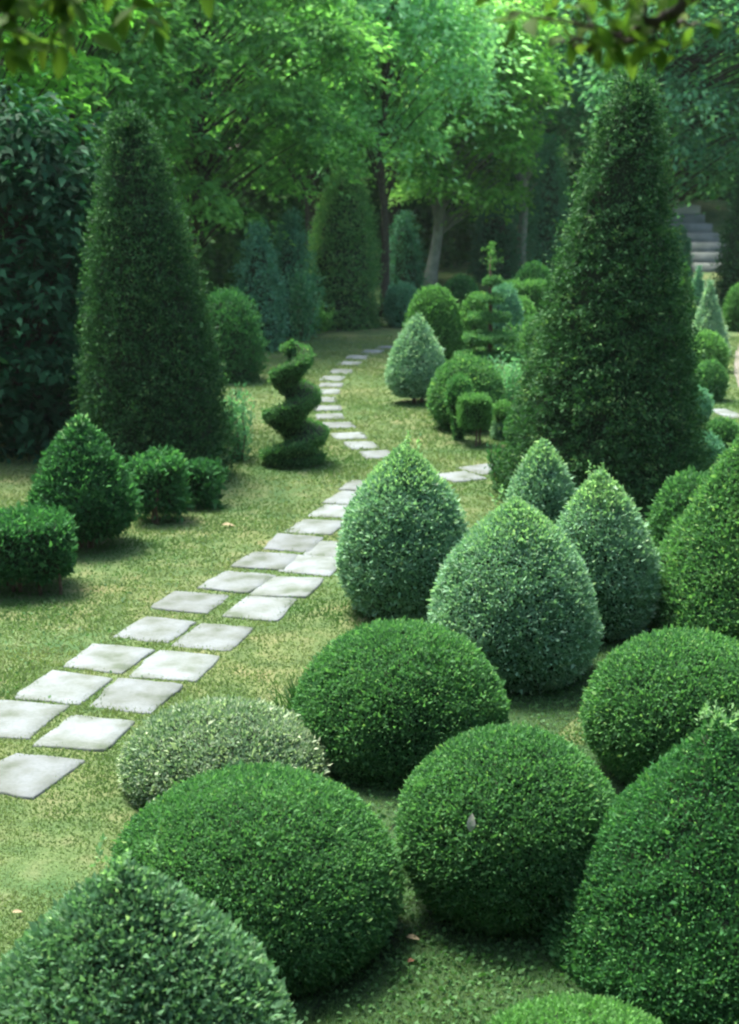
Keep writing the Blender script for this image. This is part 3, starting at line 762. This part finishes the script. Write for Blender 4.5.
# ------------------------------------------------------------------ stone steps on the bank
def steps():
    c = at(711, 262, 36.0); c[2] = 0.0
    root = thing('stone_steps', 'weathered grey stone steps climbing the bank at the far right', 'steps', c)
    n = 7
    for k in range(n):
        m = Mesh(); y0, z1 = k * .85, (k + 1) * .20
        w = .75
        v = np.array([(sx * w, y, z) for z in (z1 - .4, z1) for y in (y0, y0 + .95 if k < n - 1 else y0 + 1.2) for sx in (-1, 1)], float)
        v[:, 0] += rng.normal(0, .02); v[4:, 1] += .0
        q = [(0, 2, 3, 1), (4, 5, 7, 6), (0, 1, 5, 4), (1, 3, 7, 5), (3, 2, 6, 7), (2, 0, 4, 6)]
        v[:, 2] = np.maximum(v[:, 2], -.2)
        v[:, 2] += .003 * k
        m.add(v + c, q); m.build('step', M['landing'] if k == n - 1 else M['step'], root, c)
steps()

# ------------------------------------------------------------------ trees
def tree(name, label, px, Y, trunk_r, crown_c, crown_r, zmin, mat, bark='bark', pads=60, per=220, pad_r=.8, L=.16, droop=.35, flat=.22, trunk_h=None,
         group='trees behind the topiary garden', lean=0, asp=.5, inner=.25, bias=None, tone0=.42, cat='tree'):
    x = at(px, 200, Y)[0]; c = np.array([x, Y, float(ground_z(x, Y))])
    root = thing(name, label, cat, c, group)
    cc = np.array([x + crown_c[0], Y + crown_c[1], crown_c[2]]); cr = np.array(crown_r)
    th = trunk_h or (cc[2] + cr[2] * .4)
    tr_ = Mesh()
    tp = wobble(c + [0, 0, -.2], np.array([x + lean, Y, th]), 10, .06)
    rad = trunk_r * (1 - .75 * np.linspace(0, 1, 10)); rad[0] *= 1.5; rad[1] *= 1.1
    tube(tr_, tp, rad, 12)
    tr_.build('trunk', M[bark], root, c, smooth=True)
    limb, f = Mesh(), Mesh()
    made = 0
    while made < pads:
        u = unit(rng.normal(0, 1, 3)); rr = rng.uniform(inner, 1) ** .5
        p = cc + u * cr * rr
        if p[2] < zmin: p[2] = zmin + rng.uniform(0, .8)
        made += 1
        s = np.clip((p[2] - 1.2 - c[2]) / (th - c[2]), .25, .95)
        b = np.array([np.interp(s, np.linspace(0, 1, 10), tp[:, i]) for i in range(3)])
        mid = (b + p) / 2 + [0, 0, .15 + .1 * rng.random()]
        t = np.linspace(0, 1, 6)[:, None]
        pts = (1 - t) ** 2 * b + 2 * t * (1 - t) * mid + t * t * p
        r0 = trunk_r * .22 * rng.uniform(.6, 1.1)
        tube(limb, pts, np.linspace(r0, r0 * .2, 6), 5)
        R = pad_r * rng.uniform(.6, 1.3); n = int(per * (R / pad_r) ** 2)
        a = rng.uniform(0, 6.28, n); q = np.sqrt(rng.random(n)) ; th_ = 1 + .35 * np.sin(a * 3 + rng.uniform(0, 6)) + .2 * np.sin(a * 5 + rng.uniform(0, 6))
        q = q * th_
        outd = unit((p - np.array([tp[-1, 0], tp[-1, 1], p[2]])) + 1e-6)
        P = p + np.stack([np.cos(a) * q * R, np.sin(a) * q * R, -droop * R * q ** 2 + rng.normal(0, flat * R, n)], 1)
        P[:, 2] -= .0
        N = unit(np.stack([np.cos(a) * q * .6, np.sin(a) * q * .6, np.full(n, .9)], 1) + outd * .35)
        d = np.stack([np.cos(a), np.sin(a), np.full(n, -.35)], 1)
        tn = np.clip(rng.normal(tone0 + rng.normal(0, .16), .2, n) - .12 * (q - 1) ** 2 + .25 * np.clip(q - .8, 0, 1), 0, 1)
        leaves_dir(f, P, unit(d + rng.normal(0, .45, d.shape)), N, L, asp, tn)
    limb.build('limbs', M[bark], root, c)
    f.build('crown', M[mat], root, c)
    return root

def leaves_dir(mesh, P, d, N, L, asp, tone, fold=.12):
    n = len(P); L = (L * rng.uniform(.65, 1.3, n))[:, None]
    s = unit(np.cross(d, N + rng.normal(0, .35, N.shape))); f = np.cross(s, d); w = L * asp / 2
    v = np.stack([P, P + d * L * .45 - s * w + f * L * fold, P + d * L - f * L * fold * .4, P + d * L * .45 + s * w + f * L * fold], 1).reshape(-1, 3)
    mesh.add(v, np.arange(n * 4).reshape(-1, 4), a=tone)

# tall dark laurel at the left edge
tree('laurel', 'huge dark laurel bush filling the left edge behind the border', 8, 13.6, .09, (0, .3, 1.45), (.85, .8, 1.75), .15, 'laurel', pads=170, per=120, pad_r=.32, L=.13, droop=.3, flat=.35, asp=.42, cat='shrub', group=None, inner=.5)
tree('maple', 'bright yellow green tree leaning in over the laurel at upper left', -25, 15.5, .10, (.15, .2, 4.55), (1.35, 1.2, 1.45), 3.2, 'maple', pads=80, per=110, pad_r=.42, L=.13, droop=.4, flat=.25)
tree('layered_tree', 'dark layered tree with thin trunk right of the tall left yew', 194, 23.0, .085, (.3, 0, 4.2), (2.2, 1.7, 2.6), 1.75, 'layer', pads=170, per=170, pad_r=.55, L=.12, droop=.38, flat=.09)
tree('broadleaf_tree', 'dark tree standing behind the laurel at the left', 70, 21.0, .12, (-.5, 0, 4.2), (2.2, 1.4, 2.9), 1.2, 'layer', pads=120, per=170, pad_r=.6, L=.13, tone0=.35)
tree('feathery_tree', 'glowing pale green feathery tree at the top middle', 385, 26.0, .08, (.1, 0, 4.9), (1.55, 1.2, 2.5), 2.9, 'pale', pads=90, per=200, pad_r=.6, L=.13, droop=.6, flat=.3)
tree('layered_tree', 'yellow green layered tree with pale trunk behind the far domes', 430, 31.5, .13, (.7, -.2, 3.9), (1.65, 1.4, 2.5), 1.55, 'yellowgreen', 'palebark', pads=140, per=170, pad_r=.6, L=.14, droop=.3, flat=.13, lean=.5)
tree('broadleaf_tree', 'blue green tree filling the sky right of the tall yew', 652, 29.0, .14, (1.2, 0, 5.0), (2.6, 1.8, 3.0), 2.0, 'bluetree', pads=150, per=180, pad_r=.65, L=.14, droop=.35, flat=.25)
tree('broadleaf_tree', 'olive green low tree seen between the yew and the steps', 668, 41.0, .14, (.0, 0, 4.2), (1.9, 1.5, 2.6), 2.2, 'yellowgreen', pads=100, per=180, pad_r=.75, L=.18, tone0=.2)
tree('broadleaf_tree', 'green tree with thin straight trunk behind the slender blue conifer', 522, 34.0, .11, (.4, .6, 5.6), (2.2, 1.6, 3.2), 2.6, 'bluetree', 'palebark', pads=120, per=190, pad_r=.7, L=.16, tone0=.5)
tree('broadleaf_tree', 'tall dark tree over the broad green column', 312, 27.5, .13, (-.1, .4, 5.0), (1.5, 1.3, 2.7), 2.6, 'layer', pads=90, per=190, pad_r=.6, L=.14, tone0=.45)
tree('broadleaf_tree', 'shaded tree in the dark gap behind the far domes', 470, 38.0, .17, (0, 0, 5.6), (2.2, 1.6, 3.2), 2.6, 'woods', pads=90, per=190, pad_r=.8, L=.17, tone0=.3)
tree('broadleaf_tree', 'shaded trunked tree right of the broad green column', 390, 34.0, .2, (-.3, .5, 5.6), (1.8, 1.6, 2.8), 2.6, 'woods', pads=70, per=190, pad_r=.8, L=.17, tone0=.35)

def undergrowth():
    """shaded bushes that close the view under the trees: one mass"""
    k = np.array([(-260, 20), (60, 25), (190, 27), (300, 30), (380, 36), (520, 38.5), (640, 42), (676, 45), (735, 44.8), (900, 38)], float)
    n = 60000
    t = rng.random(n) * (len(k) - 1); px = np.interp(t, range(len(k)), k[:, 0]); Y = np.interp(t, range(len(k)), k[:, 1])
    x = (px - W_PX / 2) / F_PX * Y
    top = 2.9 + .9 * noise(np.stack([x, Y, 0 * x], 1), 1.5)
    h = rng.random(n) ** .9
    P = np.stack([x, Y, h * top], 1)
    b = noise(P, 1.1) + .5 * noise(P + 7, .45)
    P[:, 1] += -b * .55 + 1.6 * h ** 2 + rng.normal(0, .12, n)
    P[:, 2] += ground_z(P[:, 0], P[:, 1])
    N = unit(np.array([0, -.7, .6]) + rng.normal(0, .3, (n, 3)))
    d = unit(np.array([0, -.5, -.2]) + rng.normal(0, .7, (n, 3)))
    m = Mesh(); leaves_dir(m, P, d, N, .24, .55, np.clip(.35 + .2 * b + rng.normal(0, .15, n), 0, 1))
    tag(m.build('undergrowth', M['woods']), kind='stuff')
undergrowth()

# far wood, plus an unseen rear ring added to block low sky: one mass
def woods():
    m = Mesh(); 
    n = 230000
    ang = np.concatenate([rng.uniform(-.75, .75, 160000), rng.uniform(.75, 2 * np.pi - .75, 70000)])
    back = np.clip((np.abs(((ang + np.pi) % (2 * np.pi)) - np.pi) - .75) / .5, 0, 1)
    R = (46 + 6 * rng.random(n)) * (1 - back) + (11 + 3 * rng.random(n)) * back
    hz = rng.random(n) ** .85 * (17 - 4 * back)
    x = np.sin(ang) * R; y = np.cos(ang) * R
    P = np.stack([x, y, hz], 1)
    b = noise(P * [1, 1, 1], 2.6) + .5 * noise(P + 9, 1.0)
    dirn = unit(np.stack([-x, -y, 0 * x], 1))
    P = P + dirn * (b * 1.6)[:, None]
    P[:, 2] += ground_z(P[:, 0], P[:, 1])
    N = unit(dirn + np.array([0, 0, .7]))
    tn = np.clip(.4 + .2 * b + rng.normal(0, .15, n), 0, 1)
    d = unit(dirn + rng.normal(0, .7, (n, 3)) + [0, 0, -.3])
    leaves_dir(m, P, d, N, .5, .55, tn)
    tag(m.build('woods_with_rear_screen', M['woods']), kind='stuff')
woods()

# ------------------------------------------------------------------ branches that hang in close to the camera
def big_leaf(mesh, P, d, N, L, asp, tone):
    """ovate leaf of two halves folded along the midrib, four segments long"""
    n = len(P); L = (L * rng.uniform(.75, 1.25, n))[:, None]
    s = unit(np.cross(d, N)); f = np.cross(s, d)
    rows = []
    for t, w in ((0, .02), (.25, .8), (.5, 1), (.78, .66), (1, .02)):
        ctr = P + d * L * t - f * L * .22 * t * t
        ww = L * asp / 2 * w
        rows.append((ctr - s * ww + f * ww * .35, ctr, ctr + s * ww + f * ww * .35))
    v = np.stack([p for r in rows for p in r], 1).reshape(-1, 3)
    k = np.arange(n)[:, None] * 15
    q = np.concatenate([k + [[3 * i + j, 3 * i + j + 1, 3 * i + j + 4, 3 * i + j + 3]] for i in range(4) for j in (0, 1)])
    mesh.add(v, q, a=np.tile(tone, 8))

def near_branch(name, label, main, twigs, Y, base_xy, nleaf, mat, L, r0):
    """a tree whose trunk stands out of the frame; main/twigs are polylines of (px,py,Y)"""
    c = np.array([base_xy[0], base_xy[1], float(ground_z(*base_xy))])
    root = thing(name, label, 'tree', c)
    W = lambda pl: np.array([at(a, b, y) for a, b, y in pl])
    mp = W(main)
    tk = Mesh(); top = np.array([c[0], c[1], mp[0][2] + 1.2])
    tube(tk, wobble(c + [0, 0, -.2], top, 9, .02), np.linspace(.13, .06, 9), 12)
    tk.build('trunk', M['bark'], root, c, smooth=True)
    br, f = Mesh(), Mesh()
    st = np.array([c[0], c[1], mp[0][2] - .1])
    full = np.concatenate([[st], mp])
    k = np.linspace(0, 1, len(full)); kk = np.linspace(0, 1, 26)
    line = lambda A, m_: np.stack([np.interp(np.linspace(0, 1, m_), np.linspace(0, 1, len(A)), A[:, i]) for i in range(3)], 1)
    ml = line(full, 26) + np.concatenate([[[0, 0, 0]], rng.normal(0, .006, (25, 3))])
    tube(br, ml, np.linspace(r0 * 1.6, r0 * .45, 26), 8)
    tips = [ml[8:]]
    for tw in twigs:
        tl = line(W(tw), 12) + rng.normal(0, .004, (12, 3)); tube(br, tl, np.linspace(r0 * .5, r0 * .15, 12), 6); tips.append(tl)
    br.build('branch', M['bark'], root, c, smooth=True)
    allp = np.concatenate(tips)
    P = allp[rng.integers(0, len(allp), nleaf)] + rng.normal(0, .022, (nleaf, 3))
    d = unit(rng.normal(0, .7, (nleaf, 3)) + np.array([0, -.1, -.2]))
    N = unit(rng.normal(0, .45, (nleaf, 3)) + np.array([0, -.2, 1.0]))
    big_leaf(f, P, d, N, L, .5, np.clip(rng.normal(.5, .22, nleaf), 0, 1))
    f.build('foliage', M[mat], root, c)

Yb = 2.6
near_branch('overhanging_tree', 'tree branch with large blurred leaves hanging in over the tall yew', 
            [(770, -75, Yb), (700, -12, Yb), (662, 20, Yb), (618, 38, Yb), (572, 50, Yb)],
            [[(640, 40, Yb), (560, 20, Yb - .1), (500, 10, Yb - .1)], [(620, 46, Yb), (590, 20, Yb + .1), (560, -25, Yb + .1)], [(655, 32, Yb), (640, 0, Yb), (610, -40, Yb - .1)],
             [(625, 37, Yb), (650, 38, Yb), (672, 48, Yb)], [(600, 42, Yb), (575, 40, Yb), (548, 44, Yb)], [(690, -5, Yb), (560, -30, Yb - .15), (470, -15, Yb - .15)], [(665, 18, Yb), (690, 24, Yb + .1), (710, 30, Yb + .1)]],
            Yb, (1.5, 2.1), 125, 'near', .048, .0095)
near_branch('overhanging_tree', 'near branch with blurred yellow green leaves across the upper left corner',
            [(-80, -70, Yb), (-20, -25, Yb), (60, -12, Yb), (130, -15, Yb), (200, -25, Yb)],
            [[(-20, -25, Yb), (10, 10, Yb), (20, 45, Yb)], [(60, -12, Yb), (70, 10, Yb), (60, 40, Yb)], [(130, -15, Yb), (140, 0, Yb), (145, 12, Yb)], [(-40, -40, Yb), (-10, 20, Yb), (-5, 70, Yb)]],
            Yb, (-1.5, 2.1), 120, 'near', .054, .008)

# ------------------------------------------------------------------ lawn grass, weeds, fallen leaves
def lawn():
    m = Mesh()
    n = 420000
    # more blades close to the camera
    u = rng.random(n); Y = 4.2 * (23 / 4.2) ** (u ** 1.15)
    X = rng.uniform(-1, 1, n) * (.27 * Y + .3)
    keep = np.ones(n, bool); jit = rng.normal(0, .8, n)
    for (sx, sy, a, w, l) in STONES:
        dx, dy = X - sx, Y - sy; p = dx * math.cos(-a) - dy * math.sin(-a); q = dx * math.sin(-a) + dy * math.cos(-a)
        keep &= ~((np.abs(p) < w / 2 - .03 + .024 * jit) & (np.abs(q) < l / 2 - .03 + .024 * jit))
    X, Y = X[keep], Y[keep]; n = len(X)
    P = np.stack([X, Y, ground_z(X, Y) - .003], 1)
    big = noise(P * [1, 1, 0], .55); mid = noise(P * [1, 1, 0] + 5, .14)
    dens = .55 + .45 * big + .35 * mid
    kp = rng.random(n) < np.clip(dens + .35, .12, 1); P, big, mid = P[kp], big[kp], mid[kp]; n = len(P)
    h = (.010 + .010 * rng.random(n)) * (1 + .35 * big) * (.7 + .065 * P[:, 1])
    a = rng.uniform(0, 6.28, n); ln = rng.uniform(.2, 1.3, n)
    d = unit(np.stack([np.cos(a) * ln, np.sin(a) * ln, np.ones(n)], 1)); s = unit(np.cross(d, rng.normal(0, 1, (n, 3))))
    w = (.0016 + .00055 * P[:, 1])[:, None]
    tip = P + d * h[:, None]
    v = np.stack([P - s * w, P + s * w, tip], 1).reshape(-1, 3)
    lush_shade = np.zeros(n)  # lusher grass near shrub feet, with their shade put into its tone
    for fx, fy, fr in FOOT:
        lush_shade = np.maximum(lush_shade, np.exp(-np.clip(np.hypot(P[:, 0] - fx, P[:, 1] - fy) - fr, 0, 9) / .25))
    tn = np.clip(.52 - .5 * lush_shade - .18 * big + .16 * noise(P * [1, 1, 0] + 17, .3) + rng.normal(0, .06, n), 0, 1)
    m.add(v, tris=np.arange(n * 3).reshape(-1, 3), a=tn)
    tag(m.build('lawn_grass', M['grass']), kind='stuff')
    # round leaved weeds on the border side and in the shade between the domes
    w = Mesh(); PP = []
    for px, py, sx, sy, k in ((70, 620, .5, .5, 260), (150, 560, .5, .5, 340), (255, 505, .45, .7, 360), (40, 650, .3, .4, 160), (440, 980, .3, .4, 900), (420, 900, .2, .5, 900), (575, 700, .3, .5, 900), (470, 960, .5, .3, 900), (530, 960, .3, .2, 300), (330, 475, .4, .6, 200), (395, 840, .1, .5, 160), (560, 700, .3, .3, 160), (250, 480, .5, .4, 260), (100, 590, .7, .4, 200)):
        g = on_ground(px, py); q = np.column_stack([rng.normal(g[0], sx, k), rng.normal(g[1], sy, k)]); PP.append(q)
    q = np.concatenate(PP); k = len(q)
    P = np.column_stack([q, ground_z(q[:, 0], q[:, 1]) + rng.uniform(.004, .03, k)])
    for (sx, sy, a, ww, l) in STONES:
        P = P[np.hypot(P[:, 0] - sx, P[:, 1] - sy) > .24]
    leaves(w, P, np.tile([0, 0, 1.], (len(P), 1)), .019, asp=.8, out=.2, rnd=1.4, up=.1, flat=1.4, tone=rng.random(len(P)))
    tag(w.build('lawn_weeds', M['clover']), kind='stuff')
lawn()

def dead_leaf(label, pos, L, mat, yaw, tilt=(.1, .1)):
    m = Mesh(); d = np.array([[math.cos(yaw), math.sin(yaw), tilt[0]]]); N = np.array([[tilt[1], -.2, 1.]])
    big_leaf(m, np.array([pos], float), unit(d), unit(N), L, .5, np.array([.5]))
    tag(m.build('fallen_leaf', M[mat], origin=pos), label, 'dead leaf', 'fallen dead leaves')
def gl(px, py, h=.022):
    g = on_ground(px, py); return (g[0], g[1], float(ground_z(*g)) + h)
dead_leaf('cream fallen leaf on the grass just left of the round green ball', gl(405, 942), .055, 'deadleaf', -.3)
dead_leaf('reddish brown fallen leaf below the cream one between the domes', gl(408, 968), .05, 'browndead', .9)
dead_leaf('pale fallen leaf on the lawn at the left edge near the blunt cone', gl(12, 916), .045, 'deadleaf', .2)
dead_leaf('whitish fallen leaf on the weeds in front of the ragged hedge stub', gl(222, 529), .09, 'deadleaf', .1)
_, bc, br, bh = BALL_IN_FRONT
for Yk in np.arange(3.6, 6, .005):
    c0 = at(470, 822, Yk); tt = (c0[2] - bc[2]) / bh
    if 0 < tt < 1 and math.hypot(c0[0] - bc[0], c0[1] - bc[1]) < br * np.interp(tt, *BALL) + .004: break

dead_leaf('pale dead leaf caught upright on the face of the round green ball', tuple(c0 - [0, .012, .03]), .06, 'paleleaf', .8, (6.0, .1))
